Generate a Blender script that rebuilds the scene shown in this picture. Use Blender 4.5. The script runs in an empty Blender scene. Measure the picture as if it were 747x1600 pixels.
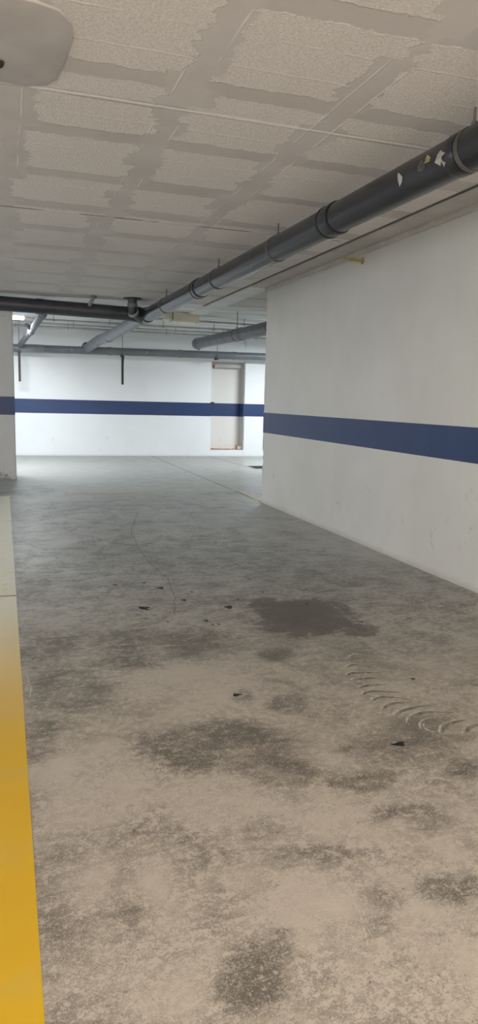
import bpy, bmesh, math, random
import numpy as np
from mathutils import Vector, Matrix
random.seed(7)
PI = math.pi
SC = bpy.context.scene
COL = SC.collection
CEIL = 2.905
SKEW = 0.0573                       # the back wall runs slightly out of square
def yback(x): return 17.266 - SKEW * x

# ------------------------------------------------------------------ node helper
class N:
    """a value socket with arithmetic that makes Math nodes"""
    def __init__(s, t, sock): s.t, s.k = t, sock
    def _m(s, op, *a, clamp=False):
        n = s.t.nodes.new('ShaderNodeMath'); n.operation = op; n.use_clamp = clamp
        for i, v in enumerate((s,) + a):
            if isinstance(v, N): s.t.links.new(v.k, n.inputs[i])
            else: n.inputs[i].default_value = v
        return N(s.t, n.outputs[0])
    def __add__(s, o): return s._m('ADD', o)
    __radd__ = __add__
    def __sub__(s, o): return s._m('SUBTRACT', o)
    def __rsub__(s, o): return (s * -1.0) + o
    def __mul__(s, o): return s._m('MULTIPLY', o)
    __rmul__ = __mul__
    def __truediv__(s, o): return s._m('DIVIDE', o)
    def abs(s): return s._m('ABSOLUTE')
    def floor(s): return s._m('FLOOR')
    def mn(s, o): return s._m('MINIMUM', o)
    def mx(s, o): return s._m('MAXIMUM', o)
    def pw(s, o): return s._m('POWER', o)
    def sat(s): return s._m('ADD', 0.0, clamp=True)
    def ss(s, a, b):                               # smoothstep a..b
        n = s.t.nodes.new('ShaderNodeMapRange'); n.interpolation_type = 'SMOOTHSTEP'
        s.t.links.new(s.k, n.inputs['Value'])
        lo, hi, ta, tb = (a, b, 0, 1) if a < b else (b, a, 1, 0)
        n.inputs['From Min'].default_value = lo; n.inputs['From Max'].default_value = hi
        n.inputs['To Min'].default_value = ta; n.inputs['To Max'].default_value = tb
        return N(s.t, n.outputs[0])

class Mat:
    def __init__(s, name):
        s.m = bpy.data.materials.new(name); s.m.use_nodes = True
        s.t = s.m.node_tree; s.b = s.t.nodes['Principled BSDF']
        g = s.t.nodes.new('ShaderNodeNewGeometry'); s.pos = g.outputs['Position']
        sp = s.t.nodes.new('ShaderNodeSeparateXYZ'); s.t.links.new(s.pos, sp.inputs[0])
        s.x, s.y, s.z = (N(s.t, o) for o in sp.outputs)
    def vec(s, x, y, z):
        c = s.t.nodes.new('ShaderNodeCombineXYZ')
        for i, v in enumerate((x, y, z)):
            if isinstance(v, N): s.t.links.new(v.k, c.inputs[i])
            else: c.inputs[i].default_value = v
        return c.outputs[0]
    def noise(s, scale, detail=4, rough=0.55, vec=None, dist=0.0):
        n = s.t.nodes.new('ShaderNodeTexNoise'); s.t.links.new(vec or s.pos, n.inputs['Vector'])
        n.inputs['Scale'].default_value = scale; n.inputs['Detail'].default_value = detail
        n.inputs['Roughness'].default_value = rough; n.inputs['Distortion'].default_value = dist
        return N(s.t, n.outputs[0])
    def white(s, vec):
        n = s.t.nodes.new('ShaderNodeTexWhiteNoise'); s.t.links.new(vec, n.inputs['Vector'])
        return N(s.t, n.outputs['Value'])
    def attr(s, name):
        n = s.t.nodes.new('ShaderNodeAttribute'); n.attribute_name = name
        return N(s.t, n.outputs['Fac'])
    def mix(s, f, a, b):
        n = s.t.nodes.new('ShaderNodeMix'); n.data_type = 'RGBA'
        if isinstance(f, N): s.t.links.new(f.k, n.inputs[0])
        else: n.inputs[0].default_value = f
        for i, c in ((6, a), (7, b)):
            if isinstance(c, tuple): n.inputs[i].default_value = (*c, 1)
            else: s.t.links.new(c, n.inputs[i])
        return n.outputs[2]
    def out(s, col, rough=0.5, spec=0.5, bump=None, strength=0.3, dist=0.01):
        if isinstance(col, tuple): s.b.inputs['Base Color'].default_value = (*col, 1)
        else: s.t.links.new(col, s.b.inputs['Base Color'])
        if isinstance(rough, N): s.t.links.new(rough.k, s.b.inputs['Roughness'])
        else: s.b.inputs['Roughness'].default_value = rough
        s.b.inputs['Specular IOR Level'].default_value = spec
        if bump is not None:
            n = s.t.nodes.new('ShaderNodeBump'); s.t.links.new(bump.k, n.inputs['Height'])
            n.inputs['Strength'].default_value = strength; n.inputs['Distance'].default_value = dist
            s.t.links.new(n.outputs[0], s.b.inputs['Normal'])
        return s.m

def simple(name, c1, c2, rough, scale=6, spec=0.5, bump=0.0, stretch=None):
    m = Mat(name)
    n = m.noise(scale, 5, 0.6)
    return m.out(m.mix(n.ss(0.35, 0.7), c1, c2), rough, spec, m.noise(scale * 12, 3) if bump else None, bump, 0.004)

# ------------------------------------------------------------------ materials
def mat_floor():
    m = Mat('worn_concrete')
    dark = m.attr('dark')
    near = m.y.ss(6.5, 1.6)                                     # warmer, rougher concrete near the camera, partly light put into its colour
    # domain warped noises
    n_big = m.noise(0.9, 5, 0.6, dist=0.4)
    n_mid = m.noise(4.0, 6, 0.68, dist=0.6)
    n_str = m.noise(1.0, 6, 0.7, vec=m.vec(m.x * 5.0, m.y * 16.0, 0.0), dist=0.8)   # trowel streaks
    n_fin = m.noise(28.0, 5, 0.7)
    n_grit = m.noise(150.0, 3, 0.75)
    f = dark * 0.62 + 0.20 + (n_big - 0.5) * 1.1 + (n_mid - 0.5) * 1.5 + (n_str - 0.5) * 1.3 + (n_fin - 0.5) * 1.3 + (n_grit - 0.5) * 0.8
    d = f.ss(0.02, 0.85)
    n_vf = m.noise(70.0, 6, 0.82, dist=0.6)
    n_scr = m.noise(1.0, 5, 0.75, vec=m.vec(m.x * 9.0 + m.y * 7.0, m.y * 60.0 - m.x * 30.0, 0.0), dist=1.5)
    n_spk = m.noise(170.0, 2, 0.6, dist=0.4)
    hf = (n_fin - 0.5) * 1.3 + (n_vf - 0.5) * 1.9 + (n_grit - 0.5) * 0.7
    d2 = (dark * 0.62 + (n_mid - 0.5) * 1.5 + (n_str - 0.5) * 0.8 + hf * 1.3 + (n_spk - 0.5) * 0.6).ss(0.33, 0.56)
    d3 = (dark * 0.30 + (n_big - 0.5) * 0.9 + (n_mid - 0.5) * 0.8 + (n_scr - 0.5) * 2.2 + hf * 2.6 + (n_spk - 0.5) * 1.5).ss(-0.32, 0.42)
    hl = (hf * 1.6 + (n_spk - 0.5) * 0.8 + (n_scr - 0.5) * 1.3 - dark * 0.12 + (m.noise(3.0, 4, 0.7) - 0.5) * 1.2).ss(0.12, 0.42)
    light = m.mix(near, (0.37, 0.375, 0.35), (0.44, 0.39, 0.328))
    grey = m.mix(near, (0.24, 0.245, 0.23), (0.20, 0.175, 0.145))
    col = m.mix(d, light, grey)
    col = m.mix(d3 * (near * 0.60 + 0.10), col, m.mix(near, (0.12, 0.122, 0.114), (0.125, 0.105, 0.083)))
    col = m.mix(d2 * 0.68, col, m.mix(near, (0.10, 0.10, 0.092), (0.082, 0.073, 0.058)))
    col = m.mix(hl * (near * 0.42 + 0.10), col, m.mix(near, (0.44, 0.445, 0.42), (0.62, 0.56, 0.48)))
    stain = (m.attr('stain') + (n_mid - 0.5) * 1.1 + (n_fin - 0.5) * 0.7 + (n_str - 0.5) * 0.4).ss(0.55, 0.72)
    col = m.mix(stain * 0.60, col, (0.095, 0.086, 0.071))
    pit = m.noise(85.0, 3, 0.65, dist=0.8).ss(0.60, 0.68) * m.noise(3.5, 4, 0.7).ss(0.42, 0.62)
    col = m.mix(pit * near * 0.75, col, (0.10, 0.085, 0.066))
    chip = m.noise(110.0, 2, 0.6).ss(0.64, 0.72) * m.noise(5.0, 4, 0.7).ss(0.45, 0.6)
    col = m.mix(chip * near * 0.6, col, (0.66, 0.60, 0.52))
    pale = (m.noise(9.0, 6, 0.75, dist=1.0).ss(0.58, 0.72)) * (m.noise(1.4, 3).ss(0.45, 0.65)) * near
    col = m.mix(pale * 0.45, col, (0.60, 0.54, 0.46))
    far = m.y.ss(9.5, 13.0)                                     # greyer, evener slab in the far bay, partly light put into its colour
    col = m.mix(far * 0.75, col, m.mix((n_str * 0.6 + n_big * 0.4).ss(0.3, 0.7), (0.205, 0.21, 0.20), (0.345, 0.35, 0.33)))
    rough = (n_mid * 0.3 + n_big * 0.28 + near * 0.32 + n_str * 0.16 + 0.02).mx(0.22).mn(0.8)
    h = n_str * 0.5 + n_fin * 0.35 + n_mid * 0.5 + n_vf * 0.25
    return m.out(col, rough, 0.5, h, 0.32, 0.012)

def mat_ceiling():
    m = Mat('waffle_slab_plaster')
    px, py = 0.835, 0.842
    wx = m.noise(7.0, 6, 0.75); wy = m.noise(6.0, 5, 0.7, vec=m.vec(m.x + 9.1, m.y * 1.4, 3.0))
    # rows smear sideways along the formboards
    ws = m.noise(1.0, 4, 0.7, vec=m.vec(m.x * 2.0, m.y * 11.0, 0.0))
    u = (m.x - 0.0675) / px; v = (m.y - 2.785) / py
    iu = u.floor(); iv = v.floor()
    r1 = m.white(m.vec(iu, iv, 1.0)); r2 = m.white(m.vec(iu, iv, 2.0)); r3 = m.white(m.vec(iu, iv, 3.0))
    fu = ((u - iu) - 0.5 + (r3 - 0.5) * 0.03).abs() * px
    fv = ((v - iv) - 0.5 + (r2 - 0.5) * 0.04).abs() * py
    strip = ((v - iv) * 3.6 + (wy - 0.5) * 0.10).floor()
    side = ((u - iu) - 0.5 + (r3 - 0.5) * 0.03)._m('SIGN')
    r4 = m.white(m.vec(iu + side * 0.31, iv + strip * 0.13, 5.0))
    hx = 0.318 + (r1 - 0.5) * 0.03 + (r4 - 0.5) * 0.13; hy = 0.318 + (r2 - 0.5) * 0.07
    sx = hx - fu + (wx - 0.5) * 0.15 + (ws - 0.5) * 0.16
    sy = hy - fv + (wy - 0.5) * 0.13
    sd = sx.mn(sy)
    patch = sd.ss(-0.004, 0.006)
    edge = (sd.abs()).ss(0.012, 0.0) * m.noise(11.0, 3, 0.6).ss(0.42, 0.6)
    # board joints: two ribs in each coffer, beams' form edges, and the long joints every eight feet
    rib = (((v - iv) * 3.0 + (wy - 0.5) * 0.12)); ribf = ((rib - (rib + 0.5).floor()).abs() * (py / 3))
    ribl = ribf.ss(0.010, 0.003) * m.noise(2.5, 2).ss(0.42, 0.55) * patch
    jy = ((m.y - 3.93 + (m.noise(1.2, 2) - 0.5) * 0.02) / 2.41); jyf = (jy - (jy + 0.5).floor()).abs() * 2.41
    joint = jyf.ss(0.020, 0.006) * m.noise(1.6, 3).ss(0.34, 0.48)
    jdark = ((m.y - 6.355).abs()).ss(0.018, 0.006) * m.noise(2.2, 2, vec=m.vec(m.x + 3.3, m.y, 0.0)).ss(0.44, 0.54)
    ex = ((u - iu) - 0.5).abs() * px
    fx = ((ex - 0.352 + (m.noise(1.5, 2) - 0.5) * 0.03).abs()).ss(0.008, 0.002) * m.noise(2.0, 2).ss(0.5, 0.6)
    grain = m.noise(75.0, 4, 0.75)
    blot = m.noise(2.2, 4, 0.6)
    far = m.y.ss(6.2, 7.6)
    blk = m.mix(grain.ss(0.3, 0.7), (0.58, 0.54, 0.50), (0.80, 0.755, 0.71))
    smooth = m.mix(blot.ss(0.3, 0.7), (0.53, 0.497, 0.468), (0.60, 0.567, 0.538))
    gapx = (hy - fv).ss(-0.005, 0.005)                          # the gaps between rows are bare block, darker
    smooth = m.mix((1.0 - gapx) * 0.25 * (hx - fu).ss(-0.02, 0.02), smooth, (0.42, 0.39, 0.36))
    fade = patch * (1.0 - far * 0.6)
    col = m.mix(fade, smooth, blk)
    col = m.mix((edge * 0.5 + ribl * 0.45 + fx * 0.6).sat() * (1.0 - far * 0.7), col, (0.86, 0.82, 0.77))
    jsh = (jyf - 0.026).abs().ss(0.010, 0.003) * m.noise(1.9, 3).ss(0.44, 0.58)
    col = m.mix(jsh * 0.45, col, (0.22, 0.205, 0.19))
    col = m.mix(joint * 0.8, col, (0.88, 0.84, 0.79))
    col = m.mix(jdark * 0.9, col, (0.05, 0.048, 0.045))
    back = m.y.ss(11.3, 11.6)                                   # bare board-marked slab past the branch pipe
    brd = m.noise(1.0, 4, 0.6, vec=m.vec(m.x * 0.5, m.y * 9.0, 0.0))
    col = m.mix(back, col, m.mix(brd.ss(0.38, 0.62), (0.44, 0.44, 0.43), (0.86, 0.86, 0.84)))
    h = patch * (grain * 0.5 + 0.25) + edge * 0.5 + ribl * 0.4 + joint * 0.8 - jdark * 1.0 + fx * 0.4
    return m.out(col, 0.85, 0.25, h, 0.5, 0.012)

def mat_wall(name, c1, c2, grime=1.0, zscuff=0.45, rough=0.5):
    m = Mat(name)
    n = m.noise(0.8, 5, 0.6); g = m.noise(5.0, 6, 0.7, dist=0.5)
    col = m.mix(n.ss(0.3, 0.7), c1, c2)
    low = m.z.ss(0.9, 0.05)
    dirt = ((g + m.noise(22.0, 4, 0.7) * 0.4) * 1.0).ss(0.80, 0.92) * m.noise(1.1, 2).ss(0.44, 0.58) * (m.z - zscuff).abs().ss(0.5, 0.1) * grime
    col = m.mix(dirt * 0.55, col, (0.22, 0.21, 0.19))
    foot = (m.z + (g - 0.5) * 0.10).ss(0.065, 0.0)
    col = m.mix(foot * 0.6 * min(grime, 1.0), col, (0.42, 0.40, 0.34))
    speck = m.noise(7.0, 2, 0.5, vec=m.vec(m.x, m.y * 1.0, m.z)).ss(0.80, 0.83)
    col = m.mix(speck * 0.6, col, (0.12, 0.11, 0.10))
    h = m.noise(30.0, 3) * 0.4 + g * 0.6
    return m.out(col, rough, 0.45, h, 0.10, 0.01)

def mat_pillar():
    m = Mat('pillar_paint')
    n = m.noise(1.5, 4); g = m.noise(9.0, 6, 0.75, dist=0.6)
    col = m.mix(n, (0.47, 0.48, 0.485), (0.54, 0.55, 0.555))
    chips = (g + m.z.ss(0.30, 0.0) * 0.26 + m.x.ss(0.14, -0.1) * m.z.ss(0.6, 0.25) * 0.08).ss(0.73, 0.80)
    col = m.mix(chips * 0.75, col, (0.16, 0.155, 0.145))
    pits = m.noise(16.0, 2).ss(0.74, 0.77)
    col = m.mix(pits * 0.7, col, (0.16, 0.16, 0.16))
    return m.out(col, 0.55, 0.4, g, 0.15, 0.01)

def mat_yellow(name, c_near, c_far, c_wear, y0, y1, wear=0.62):
    m = Mat(name)
    w = m.y.ss(y0, y1)  # paler with distance: wear, and floor sheen put into the colour
    n = m.noise(14.0, 6, 0.75, dist=0.4); f = m.noise(60.0, 4, 0.7)
    col = m.mix(w, c_near, c_far)
    col = m.mix((n - 0.1 + w * 0.12 + (f - 0.5) * 0.25).ss(wear - 0.06, wear + 0.1) * 0.7, col, c_wear)
    col = m.mix(m.noise(3.0, 4).ss(0.5, 0.75) * 0.3, col, c_wear)
    return m.out(col, 0.5, 0.5, n, 0.1, 0.006)

M = {}
M['floor'] = mat_floor()
M['ceil'] = mat_ceiling()
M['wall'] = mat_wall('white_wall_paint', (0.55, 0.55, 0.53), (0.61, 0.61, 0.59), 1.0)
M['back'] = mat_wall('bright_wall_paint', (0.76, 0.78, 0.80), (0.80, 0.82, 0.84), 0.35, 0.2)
M['panel'] = mat_wall('cream_infill_paint', (0.70, 0.68, 0.65), (0.75, 0.73, 0.70), 0.3, 0.3)
M['jamb'] = simple('shaded_jamb_lintel_paint', (0.40, 0.395, 0.37), (0.46, 0.455, 0.43), 0.6, 3.0)  # grey holds the jamb's shade as colour; the lintel shares this paint
M['pillar'] = mat_pillar()
M['blue'] = simple('navy_stripe_paint', (0.014, 0.036, 0.115), (0.018, 0.044, 0.135), 0.45, 2.0)
M['yellow'] = mat_yellow('yellow_floor_paint', (0.60, 0.365, 0.010), (0.60, 0.60, 0.50), (0.48, 0.42, 0.22), 2.6, 5.2)
M['faded'] = mat_yellow('faded_floor_paint', (0.50, 0.44, 0.24), (0.52, 0.46, 0.27), (0.30, 0.29, 0.25), 9, 11, 0.5)
M['pvc_black'] = simple('black_pvc', (0.020, 0.022, 0.024), (0.029, 0.031, 0.034), 0.26, 3.0)
M['pvc_dark'] = simple('dusty_dark_pvc', (0.028, 0.031, 0.040), (0.045, 0.048, 0.057), 0.45, 5.0)
M['pvc_grey'] = simple('grey_pvc', (0.13, 0.145, 0.165), (0.17, 0.185, 0.205), 0.38, 3.0)
M['pvc_mid'] = simple('mid_grey_pvc', (0.10, 0.11, 0.122), (0.14, 0.15, 0.162), 0.4, 4.0)
M['pvc_light'] = simple('light_grey_pvc', (0.20, 0.215, 0.235), (0.26, 0.275, 0.295), 0.35, 4.0)
M['pvc_matte'] = simple('dusty_grey_pvc', (0.15, 0.16, 0.175), (0.20, 0.21, 0.225), 0.75, 4.0, 0.3)
M['rubber'] = simple('black_rubber_band', (0.010, 0.010, 0.011), (0.018, 0.018, 0.018), 0.5, 9.0)
M['clamp'] = simple('dull_clamp_metal', (0.06, 0.058, 0.055), (0.10, 0.095, 0.088), 0.5, 9.0)
M['steel'] = simple('rusty_dark_steel', (0.035, 0.030, 0.027), (0.07, 0.055, 0.045), 0.6, 14.0)
M['rod'] = simple('zinc_rod', (0.10, 0.10, 0.10), (0.16, 0.155, 0.15), 0.45, 14.0)
M['conduit'] = simple('pale_conduit', (0.34, 0.34, 0.33), (0.44, 0.44, 0.43), 0.45, 5.0)
M['cream'] = simple('cream_casing', (0.66, 0.635, 0.53), (0.72, 0.69, 0.58), 0.45, 4.0)
M['scrap'] = simple('torn_white_paper', (0.62, 0.60, 0.56), (0.74, 0.72, 0.68), 0.8, 30.0)
M['scrap_y'] = simple('torn_yellowed_paper', (0.50, 0.46, 0.22), (0.60, 0.57, 0.34), 0.8, 30.0)
M['scrap_g'] = simple('dirty_grey_paper', (0.12, 0.12, 0.12), (0.20, 0.20, 0.20), 0.8, 40.0)
M['brass'] = simple('dull_brass', (0.30, 0.23, 0.07), (0.40, 0.31, 0.11), 0.5, 20.0)
M['red'] = simple('dark_red_plastic', (0.28, 0.02, 0.025), (0.34, 0.03, 0.03), 0.5, 8.0)
M['black'] = simple('black_plastic', (0.012, 0.012, 0.014), (0.02, 0.02, 0.022), 0.5, 8.0)
M['oil'] = simple('oil_drips', (0.006, 0.006, 0.005), (0.014, 0.013, 0.011), 0.45, 30.0, 0.3)
M['groove'] = simple('dirty_groove', (0.10, 0.098, 0.09), (0.15, 0.145, 0.135), 0.8, 10.0)
M['crack'] = simple('hairline_crack', (0.095, 0.092, 0.085), (0.13, 0.125, 0.115), 0.8, 10.0)
M['tread'] = simple('dried_mud', (0.30, 0.27, 0.225), (0.60, 0.55, 0.47), 0.85, 40.0)
M['ridge_shade'] = simple('painted_ridge_shade', (0.12, 0.11, 0.09), (0.30, 0.27, 0.225), 0.9, 30.0)  # dark ribbons drawn as the shade between the tread ridges
M['brick'] = simple('raw_red_brick', (0.36, 0.17, 0.125), (0.62, 0.50, 0.44), 0.85, 12.0, bump=0.4)
M['patch'] = simple('smooth_grey_plaster', (0.42, 0.39, 0.365), (0.50, 0.468, 0.44), 0.55, 3.5)
M['trim'] = simple('ceiling_trim_plaster', (0.44, 0.42, 0.39), (0.52, 0.495, 0.46), 0.8, 2.5, bump=0.3)
M['trim_lit'] = simple('lit_trim_plaster', (0.66, 0.66, 0.64), (0.74, 0.74, 0.72), 0.8, 2.5)  # trim plaster lightened: light from the right room put into its colour
M['grate'] = simple('dirty_iron_grate', (0.035, 0.033, 0.03), (0.06, 0.057, 0.05), 0.55, 18.0)
M['grate_rim'] = simple('worn_steel_rim', (0.28, 0.28, 0.27), (0.36, 0.36, 0.345), 0.4, 18.0)
M['casing_white'] = simple('white_lamp_casing', (0.7, 0.71, 0.72), (0.76, 0.77, 0.78), 0.4, 4.0)
def mat_glow():
    m = Mat('lit_lamp_tube')
    m.b.inputs['Emission Color'].default_value = (0.90, 0.96, 1.0, 1)
    m.b.inputs['Emission Strength'].default_value = 30.0
    return m.out((0.9, 0.92, 0.95), 0.4)
M['glow'] = mat_glow()

# ------------------------------------------------------------------ mesh helpers
def obj(name, bm, mat, parent=None, smooth=False, kind=None, label=None, cat=None, group=None, inv=None):
    me = bpy.data.meshes.new(name); bm.normal_update(); bm.to_mesh(me); bm.free()
    me.materials.append(mat)
    if smooth:
        for p in me.polygons: p.use_smooth = True
        me.set_sharp_from_angle(angle=math.radians(38))
    o = bpy.data.objects.new(name, me); COL.objects.link(o)
    if parent:
        o.parent = parent
        o.matrix_parent_inverse = Matrix.Translation(-parent.location)   # parents are only translated
    if kind: o['kind'] = kind
    if label: o['label'] = label
    if cat: o['category'] = cat
    if group: o['group'] = group
    return o
def thing(name, label, cat, loc, group=None):
    o = bpy.data.objects.new(name, None); o.empty_display_size = 0.1; COL.objects.link(o); o.location = loc
    o['label'] = label; o['category'] = cat
    if group: o['group'] = group
    return o
def add_box(bm, x0, y0, z0, x1, y1, z1, bevel=0.0):
    r = bmesh.ops.create_cube(bm, size=1.0); vs = r['verts']
    for v in vs:
        v.co = Vector(((x0 + x1) / 2 + v.co.x * (x1 - x0), (y0 + y1) / 2 + v.co.y * (y1 - y0), (z0 + z1) / 2 + v.co.z * (z1 - z0)))
    if bevel:
        es = list({e for v in vs for e in v.link_edges})
        bmesh.ops.bevel(bm, geom=es, offset=bevel, segments=2, profile=0.6, affect='EDGES')
    return bm
def box(*a, bevel=0.0): return add_box(bmesh.new(), *a, bevel=bevel)
def add_tube(bm, pts, r, seg=24, cap=True):
    """sweep a circle (radius or list of radii) along points"""
    pts = [Vector(p) for p in pts]; n = len(pts)
    rs = r if isinstance(r, (list, tuple)) else [r] * n
    rings = []; up = None
    for i, p in enumerate(pts):
        d = (pts[min(i + 1, n - 1)] - pts[max(i - 1, 0)]).normalized()
        if up is None:
            up = Vector((0, 0, 1)) if abs(d.z) < 0.9 else Vector((0, 1, 0))
        a = (up - d * up.dot(d)).normalized(); b = d.cross(a); up = a
        rings.append([bm.verts.new(p + (a * math.cos(t) + b * math.sin(t)) * rs[i]) for t in [2 * PI * k / seg for k in range(seg)]])
    for A, B in zip(rings, rings[1:]):
        for k in range(seg):
            bm.faces.new((A[k], A[(k + 1) % seg], B[(k + 1) % seg], B[k]))
    if cap:
        bm.faces.new(rings[0][::-1]); bm.faces.new(rings[-1])
    return bm
def tube(*a, **k): return add_tube(bmesh.new(), *a, **k)
def fillet(pts, rad, n=8):
    """round the inner corners of a polyline"""
    pts = [Vector(p) for p in pts]; out = [pts[0]]
    for a, p, b in zip(pts, pts[1:], pts[2:]):
        u = (a - p).normalized(); v = (b - p).normalized()
        ang = u.angle(v); t = min(rad / math.tan(ang / 2), (a - p).length * 0.48, (b - p).length * 0.48)
        s, e = p + u * t, p + v * t
        for k in range(n + 1):
            q = k / n
            out.append(s * (1 - q) ** 2 + p * 2 * q * (1 - q) + e * q * q)
    out.append(pts[-1]); return out
def ring(c, d, r, half, thick, seg=28):
    """short sleeve round a pipe of radius r at c along d, with rounded shoulders"""
    c = Vector(c); d = Vector(d).normalized()
    prof = [(-half, r * 0.97), (-half, r + thick * 0.7), (-half * 0.75, r + thick), (half * 0.75, r + thick), (half, r + thick * 0.7), (half, r * 0.97)]
    return tube([c + d * s for s, _ in prof], [q for _, q in prof], seg=seg, cap=False) if False else add_rev(bmesh.new(), c, d, prof, seg)
def add_rev(bm, c, d, prof, seg=28):
    c = Vector(c); d = Vector(d).normalized()
    u = Vector((0, 0, 1)) if abs(d.z) < 0.9 else Vector((1, 0, 0))
    a = (u - d * u.dot(d)).normalized(); b = d.cross(a)
    rings = [[bm.verts.new(c + d * s + (a * math.cos(2 * PI * k / seg) + b * math.sin(2 * PI * k / seg)) * r) for k in range(seg)] for s, r in prof]
    for A, B in zip(rings, rings[1:]):
        for k in range(seg):
            bm.faces.new((A[k], A[(k + 1) % seg], B[(k + 1) % seg], B[k]))
    return bm
def ribbon(bm, pts, w, z):
    """flat painted or scratched strip lying on the floor"""
    pts = [Vector((p[0], p[1], 0)) for p in pts]; L = []; n = len(pts)
    for i, p in enumerate(pts):
        d = (pts[min(i + 1, n - 1)] - pts[max(i - 1, 0)]).normalized(); s = Vector((-d.y, d.x, 0))
        ww = (w[i] if isinstance(w, (list, tuple)) else w) / 2
        L.append((bm.verts.new((p.x + s.x * ww, p.y + s.y * ww, z)), bm.verts.new((p.x - s.x * ww, p.y - s.y * ww, z))))
    for A, B in zip(L, L[1:]):
        f = bm.faces.new((A[1], B[1], B[0], A[0]))
        if f.normal.z < 0: f.normal_flip()
    return bm
def wobble(pts, sub, amp):
    out = []
    for a, b in zip(pts, pts[1:]):
        for k in range(sub):
            t = k / sub
            out.append((a[0] + (b[0] - a[0]) * t + random.gauss(0, amp * .5), a[1] + (b[1] - a[1]) * t + random.uniform(-amp, amp)))
    out.append(pts[-1]); return out

# ------------------------------------------------------------------ the setting
# floor: a grid fine in view, with an attribute for where oil and damp have darkened the slab
BLOBS = [(1.88, 4.14, 7.657, -1.923, 6.735, 1.0), (1.69, 4.44, 72.342, -21.613, 29.923, 0.7), (2.09, 3.78, 51.766, -15.429, 56.548, 0.55), (0.8, 2.59, 8.712, 2.774, 18.534, 0.8), (0.98, 2.33, 36.166, 12.417, 90.427, 0.6), (0.54, 1.44, 106.638, -15.846, 75.697, 0.8), (0.66, 1.53, 657.318, -169.531, 374.137, 0.6), (0.3, 1.81, 448.892, -63.032, 49.375, 0.35), (0.42, 2.05, 54.447, 16.719, 92.659, 0.3), (1.53, 2.39, 13.544, 2.904, 38.057, 0.4), (1.28, 1.92, 36.455, 10.62, 108.881, 0.7), (1.23, 2.19, 47.758, 11.743, 124.417, 0.6), (1.2, 1.58, 65.161, 19.203, 205.05, 0.8), (1.0, 1.6, 158.923, 21.039, 367.931, 0.6), (1.67, 2.16, 126.407, -31.861, 231.551, 0.7), (1.72, 2.55, 44.142, 1.335, 106.581, 0.6), (0.94, 1.52, 285.989, -22.6, 476.466, 0.4), (1.41, 3.52, 70.464, -9.125, 74.021, 0.7), (1.23, 2.89, 79.256, -10.364, 85.557, 0.7), (1.04, 3.02, 208.78, -33.883, 142.66, 0.6), (0.64, 3.85, 3.787, 1.196, 6.971, 0.65), (1.02, 3.86, 22.971, -1.765, 16.957, 0.5), (0.27, 3.3, 26.971, 0.184, 9.511, 0.6), (0.1, 2.87, 149.927, -2.203, 16.735, 0.5), (0.15, 3.97, 47.1, -1.401, 2.932, 0.35), (1.4, 5.34, 0.333, 0.021, 0.473, 0.4), (2.47, 4.18, 0.887, -0.197, 1.398, 0.35), (1.11, 6.69, 0.412, 0.065, 0.656, 0.35), (1.05, 8.68, 0.366, 0.092, 0.824, 0.3), (0.1, 10.96, 2.506, 0.188, 1.767, 0.6), (0.55, 1.9, 87.828, 53.408, 252.524, 0.3), (0.95, 1.82, 51.777, 130.844, 473.657, 0.35), (0.1, 1.74, 237.711, 15.862, 108.837, 0.25), (2.92, 4.07, 10.33, -6.405, 7.325, 0.2), (0.31, 2.45, 23.615, 0.741, 13.457, -0.4), (0.82, 3.23, 11.08, -0.152, 9.864, -0.4), (1.1, 1.93, 31.602, 13.305, 97.063, -0.4), (0.66, 2.22, 25.119, 3.637, 37.075, -0.3), (0.77, 1.62, 25.319, 2.33, 44.526, -0.3), (0.25, 1.5, 35.566, 16.68, 72.521, -0.25), (0.92, 1.32, 36.677, 1.168, 78.644, -0.25), (0.47, 6.97, 22.473, -0.233, 6.844, -0.4), (2.64, 7.4, 35.34, -12.164, 5.558, -0.3), (2.17, 3.35, 17.363, -4.162, 28.073, -0.15)]
def make_floor():
    xs = np.concatenate([[-7.2, -4.0, -2.0], np.arange(-0.5, 3.5, 0.03), np.arange(3.5, 6.8, 0.15), [7.5, 9.2]])
    ys = np.concatenate([[-6.2, -3.0, -1.0, 0.2], np.arange(0.9, 6.0, 0.03), np.arange(6.0, 11.0, 0.08), np.arange(11.0, 17.8, 0.2), [17.9]])
    nx, ny = len(xs), len(ys)
    X, Y = np.meshgrid(xs, ys); co = np.stack([X.ravel(), Y.ravel(), np.zeros(X.size)], 1)
    me = bpy.data.meshes.new('floor')
    idx = np.arange(nx * ny).reshape(ny, nx)
    q = np.stack([idx[:-1, :-1], idx[:-1, 1:], idx[1:, 1:], idx[1:, :-1]], -1).reshape(-1, 4)
    me.from_pydata(co.tolist(), [], q.tolist())
    f = np.zeros(X.shape)
    for (x, y, a, b, c, s) in BLOBS:
        d = np.sqrt(a * (X - x) ** 2 + 2 * b * (X - x) * (Y - y) + c * (Y - y) ** 2)
        t = np.clip((1.25 - d) / 0.6, 0, 1); t = t * t * (3 - 2 * t)
        f = np.where(s > 0, np.maximum(f, s * t) + 0.35 * np.minimum(np.abs(f), s * t), f + s * t)
    st = np.zeros(X.shape)
    for (x, y, a, b, c, s) in BLOBS[:3]:
        d = np.sqrt(a * (X - x) ** 2 + 2 * b * (X - x) * (Y - y) + c * (Y - y) ** 2)
        st = np.maximum(st, np.clip(1.6 - d, 0, 1.2))
    at = me.attributes.new('stain', 'FLOAT', 'POINT'); at.data.foreach_set('value', st.ravel().astype(np.float32))
    at = me.attributes.new('dark', 'FLOAT', 'POINT'); at.data.foreach_set('value', f.ravel().astype(np.float32))
    me.materials.append(M['floor'])
    o = bpy.data.objects.new('floor', me); COL.objects.link(o); o['kind'] = 'structure'
    return o
floor = make_floor()
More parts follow.
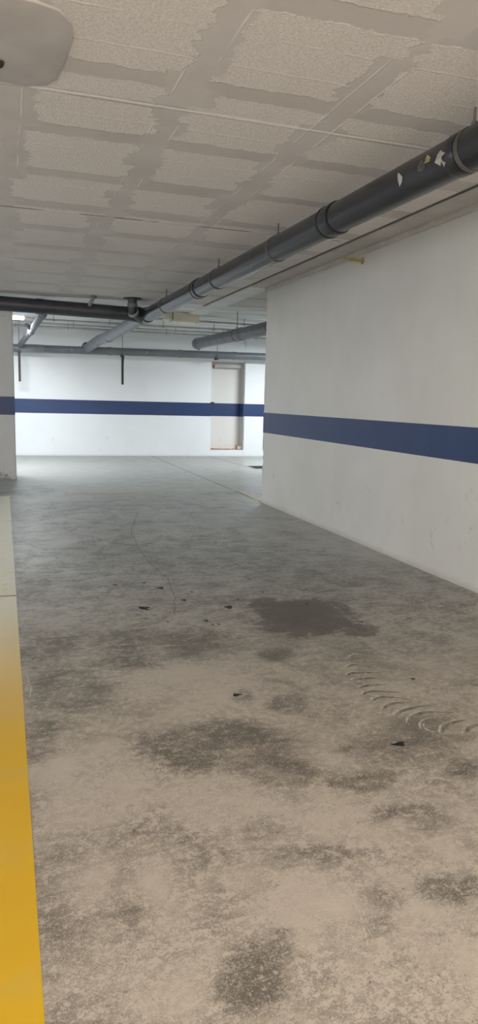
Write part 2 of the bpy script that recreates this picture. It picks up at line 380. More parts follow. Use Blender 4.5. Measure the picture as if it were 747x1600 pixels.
# saw-cut joints, cracks, oil drips, dried tyre print: all belong to the slab
bm = bmesh.new(); ribbon(bm, [(3.40, 17.05), (3.389, 13.5), (3.389, 11.1), (3.39, 9.2)], 0.018, 0.0012)
obj('slab_joint', bm, M['groove'], floor)
bm = bmesh.new(); ribbon(bm, [(4.79, 16.9), (4.876, 15.3), (4.90, 14.45)], 0.022, 0.0012)
obj('slab_joint', bm, M['groove'], floor)
bm = bmesh.new(); ribbon(bm, wobble([(1.545, 8.594), (1.252, 7.341), (1.173, 6.522), (1.163, 5.848), (1.188, 5.283), (1.128, 4.742), (1.029, 4.377)], 7, 0.010), 0.004, 0.0011)
ribbon(bm, wobble([(1.173, 6.5), (0.9, 6.9), (0.55, 7.7), (0.4, 8.6)], 7, 0.016), 0.004, 0.0011)
obj('floor_crack', bm, M['crack'], floor)
OIL = [(0.866, 4.565, 0.039, 0.033), (1.169, 4.682, 0.018, 0.026), (1.425, 4.446, 0.026, 0.038), (1.075, 5.036, 0.028, 0.029), (0.767, 5.201, 0.014, 0.022), (1.197, 4.196, 0.014, 0.024), (1.215, 4.111, 0.008, 0.013), (0.878, 4.516, 0.013, 0.015), (1.528, 2.401, 0.03, 0.017), (1.03, 3.05, 0.022, 0.015), (1.986, 4.391, 0.014, 0.016), (1.548, 4.609, 0.009, 0.016), (0.987, 5.209, 0.015, 0.019), (0.954, 4.229, 0.008, 0.013), (1.254, 4.102, 0.008, 0.013), (2.167, 3.93, 0.013, 0.014), (1.971, 3.005, 0.013, 0.013), (1.818, 5.141, 0.01, 0.02), (1.28, 4.879, 0.009, 0.017), (1.787, 4.761, 0.01, 0.018)]
bm = bmesh.new()
for (x, y, a, b) in OIL:
    k = 14; ph = random.uniform(0, 6); vs = []
    for i in range(k):
        t = 2 * PI * i / k; r = 1 + 0.28 * math.sin(3 * t + ph) + random.uniform(-0.16, 0.16)
        vs.append(bm.verts.new((x + a * r * math.cos(t), y + b * r * math.sin(t), 0.0015)))
    bm.faces.new(vs)
obj('oil_drips', bm, M['oil'], floor, kind='stuff')
ARCS = [[(1.761, 3.351), (1.868, 3.406), (1.915, 3.271)], [(1.687, 3.234), (1.771, 3.279), (1.827, 3.216)], [(1.655, 3.133), (1.708, 3.173), (1.848, 3.136)], [(1.65, 3.073), (1.704, 3.093), (1.832, 3.068)], [(1.629, 2.969), (1.692, 3.002), (1.795, 2.991)], [(1.612, 2.878), (1.673, 2.933), (1.811, 2.88)], [(1.623, 2.815), (1.691, 2.857), (1.805, 2.811)], [(1.618, 2.714), (1.692, 2.774), (1.805, 2.766)], [(1.647, 2.651), (1.733, 2.705), (1.878, 2.716)], [(1.665, 2.566), (1.775, 2.651), (1.932, 2.615)], [(1.700, 2.500), (1.735, 2.560), (1.815, 2.588)], [(1.735, 2.455), (1.718, 2.500), (1.748, 2.552)], [(1.756, 2.44), (1.817, 2.511), (1.937, 2.538)], [(1.841, 2.404), (1.902, 2.462), (1.979, 2.48)]]
bm = bmesh.new()
def catmull(P0, P1, P2, n=9):
    out = []
    for k in range(n + 1):
        t = k / n
        c = (2 * P1[0] - 0.5 * P0[0] - 0.5 * P2[0], 2 * P1[1] - 0.5 * P0[1] - 0.5 * P2[1])
        out.append(((1 - t) ** 2 * P0[0] + 2 * t * (1 - t) * c[0] + t * t * P2[0], (1 - t) ** 2 * P0[1] + 2 * t * (1 - t) * c[1] + t * t * P2[1]))
    return out
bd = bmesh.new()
for a in ARCS:
    p = [(x + random.uniform(-.002, .002), y + random.uniform(-.002, .002)) for x, y in catmull(*a)]
    ribbon(bm, p, [0.004 + 0.010 * math.sin(PI * (i / 9) ** 0.6) * random.uniform(0.5, 1) for i in range(10)], 0.0016)
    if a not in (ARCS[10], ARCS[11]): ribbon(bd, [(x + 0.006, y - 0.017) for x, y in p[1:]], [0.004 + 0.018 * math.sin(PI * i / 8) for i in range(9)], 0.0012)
obj('tyre_tread_print', bm, M['tread'], floor, kind='stuff', label='pale curved ridges of a dried tyre print')
obj('tyre_tread_shade', bd, M['ridge_shade'], floor, kind='stuff', label='painted shade between the tyre print ridges')
bm = bmesh.new()
for l, w in (([(0.078, 3.555), (0.094, 3.385), (0.081, 3.273)], .005), ([(0.858, 3.028), (0.85, 2.922), (0.815, 2.817)], .004), ([(0.909, 1.579), (0.888, 1.509), (0.861, 1.424)], .003), ([(0.393, 2.002), (0.535, 1.915)], .004), ([(0.37, 2.03), (0.52, 1.97)], .002), ([(0.90, 1.60), (0.895, 1.45)], .002), ([(1.0, 1.90), (1.22, 1.83)], .002)):
    ribbon(bm, wobble(l, 4, 0.003), w, 0.0013)
obj('floor_scratches', bm, M['tread'], floor, kind='stuff')

ceiling = obj('ceiling', box(-7.2, -6.2, CEIL, 9.2, 17.9, CEIL + 0.25), M['ceil'], kind='structure')
# the smooth plaster patch bulging from the ceiling
def patch_bm():
    bm = bmesh.new()
    outl = [(-0.30, 3.12), (-0.05, 3.10), (0.16, 3.11), (0.25, 3.14), (0.305, 3.22), (0.325, 3.36), (0.31, 3.60), (0.29, 3.78), (0.245, 3.87), (0.15, 3.925), (0.03, 3.915), (-0.12, 3.92), (-0.28, 3.90), (-0.33, 3.6), (-0.33, 3.3)]
    cx = sum(p[0] for p in outl) / len(outl); cy = sum(p[1] for p in outl) / len(outl)
    rings = []
    for s, z in ((1.0, 0.0), (0.985, 0.009), (0.95, 0.013), (0.8, 0.015), (0.4, 0.017)):
        rings.append([bm.verts.new((cx + (x - cx) * s, cy + (y - cy) * s, CEIL + 0.002 - z + random.uniform(-.002, .002) * (z > 0.02))) for x, y in outl])
    k = len(outl)
    for A, B in zip(rings, rings[1:]):
        for i in range(k): bm.faces.new((A[i], B[i], B[(i + 1) % k], A[(i + 1) % k]))
    bm.faces.new(rings[-1])
    bmesh.ops.recalc_face_normals(bm, faces=bm.faces)
    return bm
obj('plaster_patch', patch_bm(), M['patch'], ceiling, smooth=True, label='smooth grey plaster patch with rounded corners')
bm = bmesh.new(); bmesh.ops.create_icosphere(bm, subdivisions=3, radius=0.028)
for v in bm.verts:
    v.co *= 1 + random.uniform(-.25, .25); v.co.z *= 0.25; v.co.y *= 1.7
    v.co += Vector((0.012, 3.68, CEIL - 0.018))
obj('dark_hole', bm, M['black'], ceiling, label='dark broken hole in the plaster patch')

# right wall, ends at y = 9.15
bm = box(3.373, -6.2, 0, 3.60, 9.15, CEIL)
bmesh.ops.bisect_plane(bm, geom=bm.verts[:] + bm.edges[:] + bm.faces[:], plane_co=(0, 9.10, 0), plane_no=(0, 1, 0))
bmesh.ops.bisect_plane(bm, geom=bm.verts[:] + bm.edges[:] + bm.faces[:], plane_co=(3.42, 0, 0), plane_no=(1, 0, 0))
ed = [e for e in bm.edges if abs(e.verts[0].co.z - e.verts[1].co.z) > 1 and e.verts[0].co.x < 3.4 and e.verts[0].co.y > 9.12]
nv = bmesh.ops.subdivide_edges(bm, edges=ed, cuts=50)
for v in bm.verts:                                   # worn, slightly chipped corner
    if v.co.x < 3.4 and v.co.y > 9.12 and 0.01 < v.co.z < CEIL - 0.01:
        k = 0.012 * (random.random() < 0.12) * (v.co.z < 1.4) + random.uniform(0, 0.002)
        v.co.x += k; v.co.y -= k
wall_r = obj('wall_right', bm, M['wall'], kind='structure')
obj('painted_stripe', box(3.371, -6.2, 0.97, 3.3735, 9.1505, 1.24), M['blue'], wall_r, label='navy blue painted stripe')
obj('painted_stripe', box(3.371, 9.148, 0.97, 3.602, 9.152, 1.24), M['blue'], wall_r)
trim = obj('trim_1', box(3.15, -6.2, CEIL - 0.032, 3.375, 9.15, CEIL + 0.01, bevel=0.004), M['trim'], kind='structure')
bm = box(3.15, 9.15, CEIL - 0.032, 3.43, 12.58, CEIL + 0.01, bevel=0.004)
obj('trim_2', bm, M['trim_lit'], kind='structure')
bm = bmesh.new(); add_box(bm, 3.134, -6.2, CEIL - 0.010, 3.152, 11.5, CEIL + 0.002)
obj('shadow_gap', bm, M['crack'], trim)
obj('trim_3', box(3.335, -6.2, CEIL - 0.075, 3.375, 9.15, CEIL - 0.03, bevel=0.012), M['trim'], kind='structure')

# back wall with the walled-up doorway
DX0, DX1, DZ0, DZ1, DD = 4.87, 5.60, 0.155, 2.32, 0.30
def W(x, d, z): return (x, yback(x) + d, z)
def quad(bm, *pts): return bm.faces.new([bm.verts.new(p) for p in pts])
def wallpiece(bm, x0, x1, z0, z1, d0=0.0, d1=0.2):
    vs = [bm.verts.new(W(x, d, z)) for x in (x0, x1) for d in (d0, d1) for z in (z0, z1)]
    for f in ((0, 1, 3, 2), (4, 6, 7, 5), (0, 4, 5, 1), (2, 3, 7, 6), (0, 2, 6, 4), (1, 5, 7, 3)):
        bm.faces.new([vs[i] for i in f])
    bmesh.ops.recalc_face_normals(bm, faces=bm.faces)
    return bm
bm = bmesh.new()
wallpiece(bm, -7.2, DX0, 0, CEIL, 0, 0.45); wallpiece(bm, 5.705, 9.2, 0, CEIL, 0, 0.45)
wallpiece(bm, DX0, 5.72, 0, DZ0, 0, 0.45); wallpiece(bm, DX0, 5.72, DZ1, CEIL, 0, 0.45)
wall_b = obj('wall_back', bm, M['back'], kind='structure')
S0, S1 = 0.985, 1.308
obj('painted_stripe', wallpiece(bmesh.new(), -7.2, DX0, S0, S1, -0.002, 0.001), M['blue'], wall_b, label='navy blue painted stripe')
obj('painted_stripe', wallpiece(bmesh.new(), 5.698, 9.2, S0 + .015, S1, -0.002, 0.001), M['blue'], wall_b)
door = obj('door_1', wallpiece(bmesh.new(), DX0 - 0.01, 5.73, DZ0 - .02, DZ1 + .02, DD, 0.44), M['panel'], kind='structure')
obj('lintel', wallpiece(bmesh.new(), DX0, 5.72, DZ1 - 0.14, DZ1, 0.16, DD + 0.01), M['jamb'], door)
obj('painted_stripe', wallpiece(bmesh.new(), DX0, 5.72, S0, S1, DD - 0.002, DD + 0.001), M['blue'], door, label='navy blue painted stripe')
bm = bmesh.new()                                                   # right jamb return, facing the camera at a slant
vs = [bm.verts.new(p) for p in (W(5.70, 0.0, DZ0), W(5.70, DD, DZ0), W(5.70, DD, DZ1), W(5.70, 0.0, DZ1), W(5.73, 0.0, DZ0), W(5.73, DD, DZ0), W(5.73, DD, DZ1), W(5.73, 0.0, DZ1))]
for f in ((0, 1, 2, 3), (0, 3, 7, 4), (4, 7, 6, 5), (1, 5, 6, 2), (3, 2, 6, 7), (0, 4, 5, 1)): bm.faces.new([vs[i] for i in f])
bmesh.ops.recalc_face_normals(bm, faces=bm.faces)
obj('jamb', bm, M['jamb'], door, label='return of the right side, shade painted in grey')
bm = bmesh.new()
vs = [bm.verts.new(p) for p in (W(5.698, -0.001, S0), W(5.698, DD, S0), W(5.698, DD, S1), W(5.698, -0.001, S1))]
bm.faces.new(vs)
obj('painted_stripe', bm, M['blue'], door, label='navy blue painted stripe')
bm = bmesh.new()
wallpiece(bm, DX0 + .01, 5.70, DZ0, DZ0 + 0.012, 0.0, DD)
for x in (4.93, 5.05, 5.2, 5.33, 5.47): wallpiece(bm, x, x + random.uniform(.05, .09), DZ0 + .02, DZ0 + random.uniform(.028, .045), 0.02, 0.12)
wallpiece(bm, 5.58, 5.695, DZ0 + .02, DZ0 + 0.10, 0.03, 0.2)
obj('sill', bm, M['brick'], door, label='broken red brick sill')

# the rest of the garage out of frame, so that light bounces as it does there
obj('wall_left', box(-7.4, -6.2, 0, -7.2, 17.9, CEIL), M['wall'], kind='structure')
obj('wall_front', box(-7.2, -2.9, 0, 9.2, -2.7, CEIL), M['wall'], kind='structure')
obj('wall_far_right', box(9.2, -6.2, 0, 9.4, 17.9, CEIL), M['wall'], kind='structure')

# concrete pillar at the left, chipped at its foot
bm = bmesh.new(); add_box(bm, -0.62, 12.33, 0, 0.18, 12.95, CEIL)
bmesh.ops.bevel(bm, geom=[e for e in bm.edges if abs(e.verts[0].co.z - e.verts[1].co.z) > 1], offset=0.012, segments=2, affect='EDGES')
es = [e for e in bm.edges if abs(e.verts[0].co.z - e.verts[1].co.z) > 1]
bmesh.ops.subdivide_edges(bm, edges=es, cuts=40)
for v in bm.verts:
    if v.co.x > 0.1 and v.co.z < 0.5:
        v.co.x += 0.022 * max(0, 1 - v.co.z / 0.13) ** 2 * (0.6 + 0.4 * math.sin(v.co.z * 90)) + random.uniform(-.003, .003)
pillar = obj('pillar', bm, M['pillar'], kind='structure')
obj('painted_stripe', box(-0.622, 12.327, 1.066, 0.182, 12.952, 1.362), M['blue'], pillar, label='navy blue painted stripe')

# ------------------------------------------------------------------ painted floor lines
bm = bmesh.new(); ribbon(bm, [(-0.033, -2.6)] + [(-0.033 + random.uniform(-.0012, .0012), y / 4) for y in range(0, 42)], 0.172, 0.0018)
o = obj('painted_floor_line', bm, M['yellow'], label='broad bright yellow painted line along the left edge of the floor', cat='floor marking')
bm = bmesh.new(); ribbon(bm, [(-0.12, 5.07), (0.053, 5.062)], 0.02, 0.0024); obj('seam', bm, M['groove'], o)
bm = bmesh.new(); ribbon(bm, [(0.80, 10.43), (2.0, 10.44), (3.50, 10.43)], 0.11, 0.0018)
obj('painted_floor_line', bm, M['faded'], label='thin faded yellow line crossing the floor in front of the back wall', cat='floor marking')
bm = bmesh.new(); ribbon(bm, [(3.50, 10.37), (3.43, 9.30)], 0.11, 0.0018)
obj('painted_floor_line', bm, M['faded'], label='short faded cream line running to the foot of the right wall corner', cat='floor marking')

# drain grate beside the end of the right wall
t = thing('drain_grate', 'dark metal floor drain grate beyond the end of the right wall', 'drain', (5.45, 14.05, 0))
bm = bmesh.new()
for a in ((4.88, 13.72, 0, 6.0, 13.76, .006), (4.88, 14.34, 0, 6.0, 14.38, .006), (4.88, 13.76, 0, 4.93, 14.34, .006), (5.95, 13.76, 0, 6.0, 14.34, .006)): add_box(bm, *a)
obj('frame', bm, M['grate_rim'], t)
bm = bmesh.new(); add_box(bm, 4.93, 13.76, 0.0, 5.95, 14.34, .0015)
for k in range(12): add_box(bm, 4.94, 13.785 + k * 0.048, 0.001, 5.94, 13.80 + k * 0.048, .005)
obj('grille', bm, M['grate'], t)

# ------------------------------------------------------------------ pipes
R1 = 0.105
A0, A1 = Vector((2.33, 3.3, 2.705)), Vector((2.19, 11.5, 2.685))
axis = (A1 - A0).normalized()
def on_main(y): return A0 + axis * ((y - A0.y) / axis.y)
def hang_rod(parent, p, r, top=CEIL):
    """threaded rod and nut from the top of a clamp to the ceiling"""
    bm = tube([(p.x, p.y, p.z + r - 0.005), (p.x, p.y, top)], 0.007, seg=8)
    add_rev(bm, (p.x, p.y, p.z + r + 0.012), (0, 0, 1), [(0, 0.006), (0, 0.017), (0.016, 0.017), (0.016, 0.006)], 6)
    return obj('rod', bm, M['rod'], parent)
def pipe_clamp(parent, p, d, r, width=0.016, mat='clamp', rod=True):
    c = obj('pipe_clamp', ring(p, d, r, width, 0.006), M[mat], parent, smooth=True)
    if rod:
        h = hang_rod(c, p, r); h.parent = c; h.matrix_parent_inverse = Matrix()
    return c
def coupling(parent, p, d, r, half=0.05, mat='pvc_black', lips=True, thick=0.008):
    c = obj('coupling', ring(p, d, r, half, thick), M[mat], parent, smooth=True)
    if lips:
        for s in (-1, 1):
            bm = add_rev(bmesh.new(), Vector(p) + Vector(d).normalized() * s * half, d, [(-0.008, r * .98), (-0.008, r + thick + .004), (0.008, r + thick + .004), (0.008, r * .98)])
            obj('rubber_seal', bm, M['rubber'], c, smooth=True).matrix_parent_inverse = Matrix()
    return c
main = thing('hanging_drain_pipe', 'long black drain pipe running along the ceiling beside the right wall', 'pipe', (0, 0, 0))
p0 = on_main(-2.65)
obj('pipe', tube([p0] + [on_main(y) for y in (0, 3, 6, 9, 11.45)], R1, seg=40), M['pvc_black'], main, smooth=True)
# lower run (lamp light put into its paler grey) after the junction, elbow, and drop into the pipe along the back wall
run = fillet([on_main(11.45), (2.085, 14.6, 2.615), (2.0, 15.75, 2.60), (1.84, yback(1.84) - 0.36, 2.47)], 0.35, 8)
obj('lower_pipe', tube(run, R1 * 0.98, seg=32), M['pvc_grey'], main, smooth=True, label='run beyond the junction, painted paler for the light on it')
d2 = (Vector((2.085, 14.6, 2.615)) - on_main(11.45)).normalized()
for y, h in ((11.75, .05), (14.9, .06)):
    q = on_main(11.45) + d2 * (y - 11.45)
    coupling(main, q, d2, R1, h, 'pvc_grey', lips=False, thick=0.010)
coupling(main, on_main(3.40), axis, R1, 0.045, 'pvc_black', lips=False, thick=0.006)
coupling(main, on_main(4.90), axis, R1, 0.075, 'pvc_black', lips=True, thick=0.006)
coupling(main, on_main(8.40), axis, R1, 0.060, 'pvc_black', lips=True, thick=0.006)
for y in (3.33, 5.97, 7.66, 10.09): pipe_clamp(main, on_main(y), axis, R1)
# torn paper scraps stuck to the near end of the pipe
def scrap(s, ang, mat, outline, lift=0.012):
    bm = bmesh.new(); c = A0 + axis * s
    u = Vector((1, 0, 0)); u = (u - axis * u.dot(axis)).normalized(); w = axis.cross(u) * -1
    if w.z < 0: w = -w
    rows = []
    for i, (ds, da) in enumerate(outline):
        th = math.radians(ang + da); n = u * math.cos(th) + w * math.sin(th)
        rows.append(bm.verts.new(c + axis * ds + n * (R1 + 0.0025 + (lift if i % 3 == 1 else 0))))
    th = math.radians(ang); cv = bm.verts.new(c + (u * math.cos(th) + w * math.sin(th)) * (R1 + 0.004))
    for i in range(len(rows)): bm.faces.new((cv, rows[i], rows[(i + 1) % len(rows)]))
    bmesh.ops.solidify(bm, geom=bm.faces[:], thickness=0.0012)
    return obj('paper_scrap', bm, M[mat], main)
scrap(0.147, -170.4, 'scrap', [(-.05, -2), (-.02, -12), (.012, -22), (.035, -12), (.045, 6), (.02, 20), (.005, 10), (-.02, 26), (-.04, 12)])
scrap(0.335, -176, 'scrap_g', [(-.04, 0), (-.02, -14), (.01, -18), (.035, -6), (.03, 10), (0, 16), (-.03, 12)], 0.004)
scrap(0.275, 174, 'scrap_y', [(-.03, 0), (-.01, -9), (.02, -4), (.03, 7), (0, 12), (-.02, 10)])
scrap(0.551, -172.6, 'scrap', [(-.03, -2), (0, -16), (.025, -10), (.02, 4), (.0, 22), (-.02, 12)])

# branch pipe crossing from the left into the main pipe
J = on_main(11.5)
br = thing('hanging_branch_pipe', 'dusty black branch pipe crossing above the pillar from the left', 'pipe', (0, 0, 0))
B0 = Vector((-5.0, 11.5, 2.83)); B1 = Vector((2.02, 11.5, 2.70)); bd = (B1 - B0).normalized()
obj('pipe', tube([B0, B1], 0.108, seg=36), M['pvc_dark'], br, smooth=True)
coupling(br, B1 + bd * -1.45, bd, .108, .06, 'pvc_dark', lips=False)
coupling(br, B1 + bd * -3.2, bd, .108, .07, 'pvc_dark', lips=False)
# wye body and the trap that rises to the ceiling
wy = obj('junction', tube([B1 + bd * -.05, B1 + bd * .05, J + Vector((0, 0.03, 0))], [.115, .122, .118], seg=32), M['pvc_dark'], br, smooth=True)
bm = ring(J + axis * -0.02, axis, R1, 0.16, 0.016)
obj('junction_sleeve', bm, M['pvc_black'], br, smooth=True)
trap = thing('hanging_riser_pipe', 'short bent black riser pipe dropping from the ceiling into the junction', 'pipe', (0, 0, 0))
tp = fillet([(1.93, 11.22, CEIL), (1.93, 11.22, 2.80), (1.935, 11.25, 2.70), (2.10, 11.42, 2.64)], 0.10, 8)
obj('pipe', tube(tp, 0.068, seg=28), M['pvc_dark'], trap, smooth=True)
obj('ceiling_collar', add_rev(bmesh.new(), (1.93, 11.22, CEIL), (0, 0, -1), [(0, .15), (.006, .15), (.012, .12), (.014, .07)], 32), M['pvc_dark'], trap, smooth=True)
obj('coupling', ring((1.93, 11.222, 2.80), (0, 0.05, -1), .068, .03, .010), M['pvc_mid'], trap, smooth=True)
obj('coupling', ring((1.955, 11.275, 2.695), (.5, .6, -.7), .068, .022, .016), M['pvc_light'], trap, smooth=True)
st = thing('hanging_stub_pipe', 'thin slanting grey stub pipe entering the ceiling above the branch pipe', 'pipe', (0, 0, 0))
obj('pipe', tube([(1.345, 11.2, CEIL), (1.335, 11.2, 2.875), (1.305, 11.42, 2.79)], 0.030, seg=20), M['pvc_light'], st, smooth=True)
obj('coupling', ring((1.342, 11.2, 2.885), (0, 0, 1), .03, .018, .012), M['pvc_mid'], st, smooth=True)

# grey pipe dropping from behind the branch pipe at the left
ld = thing('hanging_grey_pipe', 'pale grey elbowed pipe next to the lit lamp at the left', 'pipe', (0, 0, 0))
lp = fillet([(0.63, 11.62, 2.66), (0.54, 14.65, 2.60), (0.49, 15.5, 2.58), (0.37, yback(.37) - 0.36, 2.46)], 0.3, 8)
obj('pipe', tube(lp, 0.058, seg=24), M['pvc_matte'], ld, smooth=True)
obj('coupling', ring((0.625, 11.9, 2.655), (-.03, 1, -.02), .058, .05, .010), M['pvc_matte'], ld, smooth=True)
obj('coupling', ring((0.542, 14.55, 2.602), (-.03, 1, -.02), .058, .07, .012), M['pvc_mid'], ld, smooth=True)
obj('side_branch', tube([(0.548, 14.2, 2.605), (0.44, 13.85, 2.66)], .036, seg=18), M['pvc_matte'], ld, smooth=True)

# pipe along the back wall
fp = thing('hanging_collector_pipe', 'long grey pipe running across the front of the back wall', 'pipe', (0, 0, 0))
def FP(x): return Vector((x, yback(x) - 0.40, 2.418 + 0.006 * (x - 0.2)))
fd = (FP(6) - FP(0)).normalized()
obj('pipe', tube([FP(-6.5), FP(0.2), FP(4), FP(8.9)], 0.086, seg=28), M['pvc_grey'], fp, smooth=True)
obj('sleeve', ring(FP(0.62), fd, .086, .28, .008), M['pvc_light'], fp, smooth=True, label='paler sleeve at the left end')
for x in (2.35, 4.0, 5.3): obj('coupling', ring(FP(x), fd, .086, .05, .007), M['pvc_grey'], fp, smooth=True)
obj('branch_socket', ring(FP(1.84) + Vector((0.0, 0.05, 0.07)), (-.2, 1, -.4), .1, .05, .014), M['pvc_grey'], fp, smooth=True)
for x in (1.50, 1.95, 3.2): obj('tag', tube([FP(x) + Vector((0, -.088, -.02)), FP(x) + Vector((0, -.088, .03))], .006, seg=6), M['scrap'], fp)

# right pipe ending in front of the back wall
rp = thing('hanging_waste_pipe', 'dark grey capped pipe emerging from behind the right wall corner', 'pipe', (0, 0, 0))
C0, C1 = Vector((4.13, 7.6, 2.53)), Vector((3.735, 14.15, 2.497)); cd = (C1 - C0).normalized()
obj('pipe', tube([C0, C1], 0.105, seg=36), M['pvc_mid'], rp, smooth=True)
obj('end_cap', add_rev(bmesh.new(), C1, cd, [(-.16, .105), (-.155, .112), (-.02, .112), (.0, .104), (.004, .09), (.004, .001)], 36), M['pvc_mid'], rp, smooth=True)
q = C0 + cd * 4.15
obj('coupling', ring(q, cd, .105, .06, .007), M['pvc_mid'], rp, smooth=True)
for s in (4.35, 2.9):
    q = C0 + cd * s
    pipe_clamp(rp, q, cd, .105, 0.014)
obj('drip_nub', tube([C1 + Vector((0.03, -.05, -.10)), C1 + Vector((.03, -.05, -.125))], .018, seg=12), M['pvc_dark'], rp, smooth=True)

# hangers: a rod from the ceiling, a clip round the collector pipe and a dangling steel strut
def hanger(x, label, strut=True, spread=False):
    p = FP(x)
    t = thing('pipe_hanger', label, 'bracket', (p.x, p.y, p.z))
    f = p + Vector((0, -0.105, 0))
    rd = obj('rod', tube([(f.x, f.y, CEIL), (f.x, f.y, p.z - .07)], .006, seg=8), M['rod'], t)
    bm = box(f.x - .03, f.y - .018, p.z - .115, f.x + .03, p.y + .05, p.z - .086)
    obj('clip', bm, M['steel'], t)
    if strut:
        bm = bmesh.new()
        z0, z1 = 1.685, p.z - .10
        add_box(bm, f.x - .022, f.y - .01, z0, f.x + .022, f.y - .005, z1)
        for s in (-1, 1): add_box(bm, f.x + s * .022 - .003, f.y - .01, z0, f.x + s * .022 + .003, f.y + .022, z1)
        for k in range(7): add_box(bm, f.x - .009, f.y - .012, z0 + .05 + k * .085, f.x + .009, f.y - .0095, z0 + .085 + k * .085)
        obj('strut', bm, M['steel'], t)
    if spread:
        obj('stay', tube([(f.x + .03, f.y - .02, p.z - .11), (f.x + .012, f.y - .02, p.z - .38)], .006, seg=8), M['steel'], t)
    return t
hanger(0.365, 'thin rod hanger with a dark steel strut beside the pillar')
hanger(2.63, 'rod hanger with a dark steel strut in the middle of the back wall', spread=True)
hanger(4.86, 'plain thin rod hanger above the walled-up doorway', strut=False)

# ------------------------------------------------------------------ conduits on the far ceiling
CL = ['nearest the branch pipe', 'second in from the branch pipe and level with the lit lamp', 'third in from the branch pipe', 'closest to the back wall']
for (y, z), nm in zip(((12.95, 2.805), (14.15, 2.80), (14.95, 2.80), (15.6, 2.80)), CL):
    t = thing('hanging_conduit', 'pale thin ceiling conduit, ' + nm, 'conduit', (0, 0, 0), group='conduits under the far ceiling')
    bm = tube([(-6.8, y, z), (9.0, y, z)], 0.013, seg=12); add_tube(bm, [(-6.8, y + .07, z + .02), (9.0, y + .07, z + .02)], 0.009, seg=10)
    obj('conduit_tube', bm, M['conduit'], t, smooth=True)
    for k in range(8):
        x = -0.2 + k * 1.05 + (y * 7.3) % 0.6
        bm = tube([(x, y, z - .02), (x, y, CEIL)], .006, seg=6); add_box(bm, x - .012, y - .02, z - .02, x + .012, y + .09, z - .014)
        obj('hanger', bm, M['rod'], t)

# cream casing on the ceiling at the end of the trim
t = thing('ceiling_casing', 'cream oblong casing on the ceiling behind the main drain pipe', 'casing', (3.12, 12.7, 2.80))
obj('body', box(2.90, 12.58, 2.765, 3.36, 12.86, CEIL, bevel=.008), M['cream'], t)
obj('base_lip', box(2.88, 12.56, 2.742, 3.385, 12.88, 2.772, bevel=.005), M['cream'], t)
obj('cable_box', box(2.74, 12.66, 2.775, 2.885, 12.80, CEIL, bevel=.006), M['cream'], t)
for x in (2.97, 3.30): obj('knob', add_rev(bmesh.new(), (x, 12.61, 2.744), (0, 0, -1), [(0, .016), (.018, .016), (.022, .010), (.022, .001)], 14), M['cream'], t, smooth=True)

# brass rod sticking out of the right wall
t = thing('hanging_brass_rod', 'small dull brass rod sticking out of the right wall near its top', 'rod', (3.373, 6.48, 2.78))
bm = tube([(3.373, 6.48, 2.786), (3.165, 6.48, 2.780)], .009, seg=12); add_tube(bm, [(3.373, 6.48, 2.762), (3.22, 6.48, 2.770)], .006, seg=10)
obj('shaft', bm, M['brass'], t, smooth=True)
obj('wall_flange', add_rev(bmesh.new(), (3.374, 6.48, 2.772), (-1, 0, 0), [(0, .032), (.008, .032), (.010, .012)], 18), M['brass'], t, smooth=True)

# small bits on the doorway
t = thing('wall_tag', 'tiny dark red tag at the upper left corner of the walled-up doorway', 'tag', W(4.90, 0, 2.2))
obj('plate', wallpiece(bmesh.new(), 4.885, 4.945, 2.185, 2.275, -0.012, 0.002), M['red'], t)
obj('sticker', wallpiece(bmesh.new(), 4.90, 4.93, 2.245, 2.262, -0.015, -0.011), M['scrap'], t)
obj('hook', wallpiece(bmesh.new(), 4.905, 4.93, 2.15, 2.19, -0.01, 0.002), M['black'], t)
o = obj('wall_clip', wallpiece(bmesh.new(), 4.865, 4.945, 1.288, 1.335, -0.03, 0.001), M['black'], label='small black clip at the top of the blue stripe left of the doorway', cat='clip')

# ------------------------------------------------------------------ lamps
def luminaire(x, y, label, watts):
    t = thing('ceiling_lamp', label, 'lamp', (x, y, 2.86), group='long tube lamps on the far ceiling')
    z = 2.83
    obj('casing', box(x - .62, y - .05, z + .005, x + .62, y + .05, CEIL, bevel=.006), M['casing_white'], t)
    obj('lit_tube', tube([(x - .60, y, z - .026), (x + .60, y, z - .026)], .030, seg=16), M['glow'], t, smooth=True)
    for s in (-1, 1): obj('lamp_holder', box(x + s * .61 - .012, y - .02, z - .04, x + s * .61 + .012, y + .02, z + .01), M['casing_white'], t)
    area('tube_light', (x, y, z - .062), (0, 0, 0), 1.2, 0.10, watts, (0.90, 0.965, 1.0))
def area(name, loc, rot, sx, sy, w, col, spread=180):
    l = bpy.data.lights.new(name, 'AREA'); l.shape = 'RECTANGLE'; l.size = sx; l.size_y = sy; l.energy = w; l.color = col
    l.spread = math.radians(spread)
    o = bpy.data.objects.new(name, l); o.location = loc; o.rotation_euler = rot; COL.objects.link(o); return o
luminaire(-0.20, 14.15, 'glowing tube lamp showing past the edge of the pillar', 190)
luminaire(6.6, 14.15, 'glowing tube lamp hidden beyond the right wall', 215)
luminaire(-3.6, 14.15, 'glowing tube lamp hidden far left behind the pillar', 60)
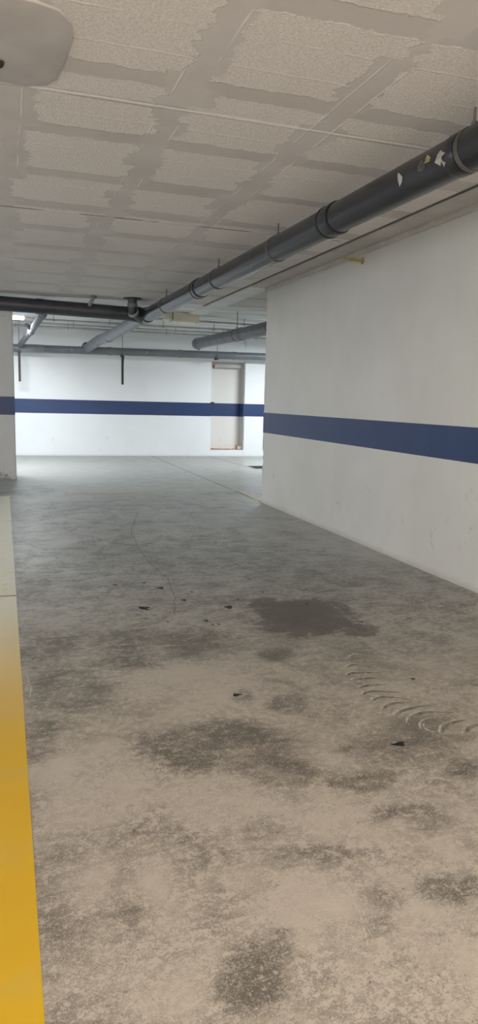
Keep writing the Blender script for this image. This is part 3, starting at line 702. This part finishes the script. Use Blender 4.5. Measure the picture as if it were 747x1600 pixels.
# lamp over the near aisle, behind the camera, and an added fill at the left
area('aisle_light', (1.0, -0.4, 2.80), (0, 0, 0), 1.2, 0.15, 38, (1.0, 0.91, 0.84))
area('aisle_light', (-3.0, 7.0, 2.80), (0, 0, 0), 0.15, 1.2, 90, (0.97, 0.98, 1.0))  # added, unseen; brightens the right wall and mid floor
# added fill along the unseen left side, lights wall and ceiling evenly
area('side_fill', (-7.0, 5.0, 1.3), (math.radians(90), 0, -PI / 2), 13.0, 2.3, 225, (0.95, 0.985, 1.0))
# added warm fill behind the camera, brightens the near ceiling
area('rear_fill', (0.2, -2.6, 1.25), (math.radians(90), 0, PI), 5.0, 2.3, 480, (1.0, 0.92, 0.855))

w = bpy.data.worlds.new('World'); SC.world = w; w.use_nodes = True
w.node_tree.nodes['Background'].inputs[0].default_value = (0.8, 0.85, 0.9, 1)
w.node_tree.nodes['Background'].inputs[1].default_value = 0.02

# ------------------------------------------------------------------ camera
yaw, pitch, roll = 0.322142988, -0.157007285, 0.0251714017
fw = Vector((math.sin(yaw) * math.cos(pitch), math.cos(yaw) * math.cos(pitch), math.sin(pitch)))
r0 = Vector((math.cos(yaw), -math.sin(yaw), 0)); u0 = r0.cross(fw)
rt = r0 * math.cos(roll) + u0 * math.sin(roll); up = -r0 * math.sin(roll) + u0 * math.cos(roll)
cam = bpy.data.cameras.new('camera'); co = bpy.data.objects.new('camera', cam); COL.objects.link(co)
co.matrix_world = Matrix(((rt.x, up.x, -fw.x, 0.0), (rt.y, up.y, -fw.y, 0.0), (rt.z, up.z, -fw.z, 1.4), (0, 0, 0, 1)))
cam.sensor_fit = 'VERTICAL'; cam.sensor_height = 36.0; cam.lens = 1105.0 / 1600.0 * 36.0
cam.clip_start = 0.05; cam.clip_end = 100
SC.camera = co

SC.view_settings.view_transform = 'Standard'
SC.view_settings.look = 'None'
SC.view_settings.exposure = 0.0
SC.cycles.max_bounces = 7
SC.cycles.diffuse_bounces = 5
SC.cycles.sample_clamp_indirect = 4.0
SC.cycles.use_denoising = True
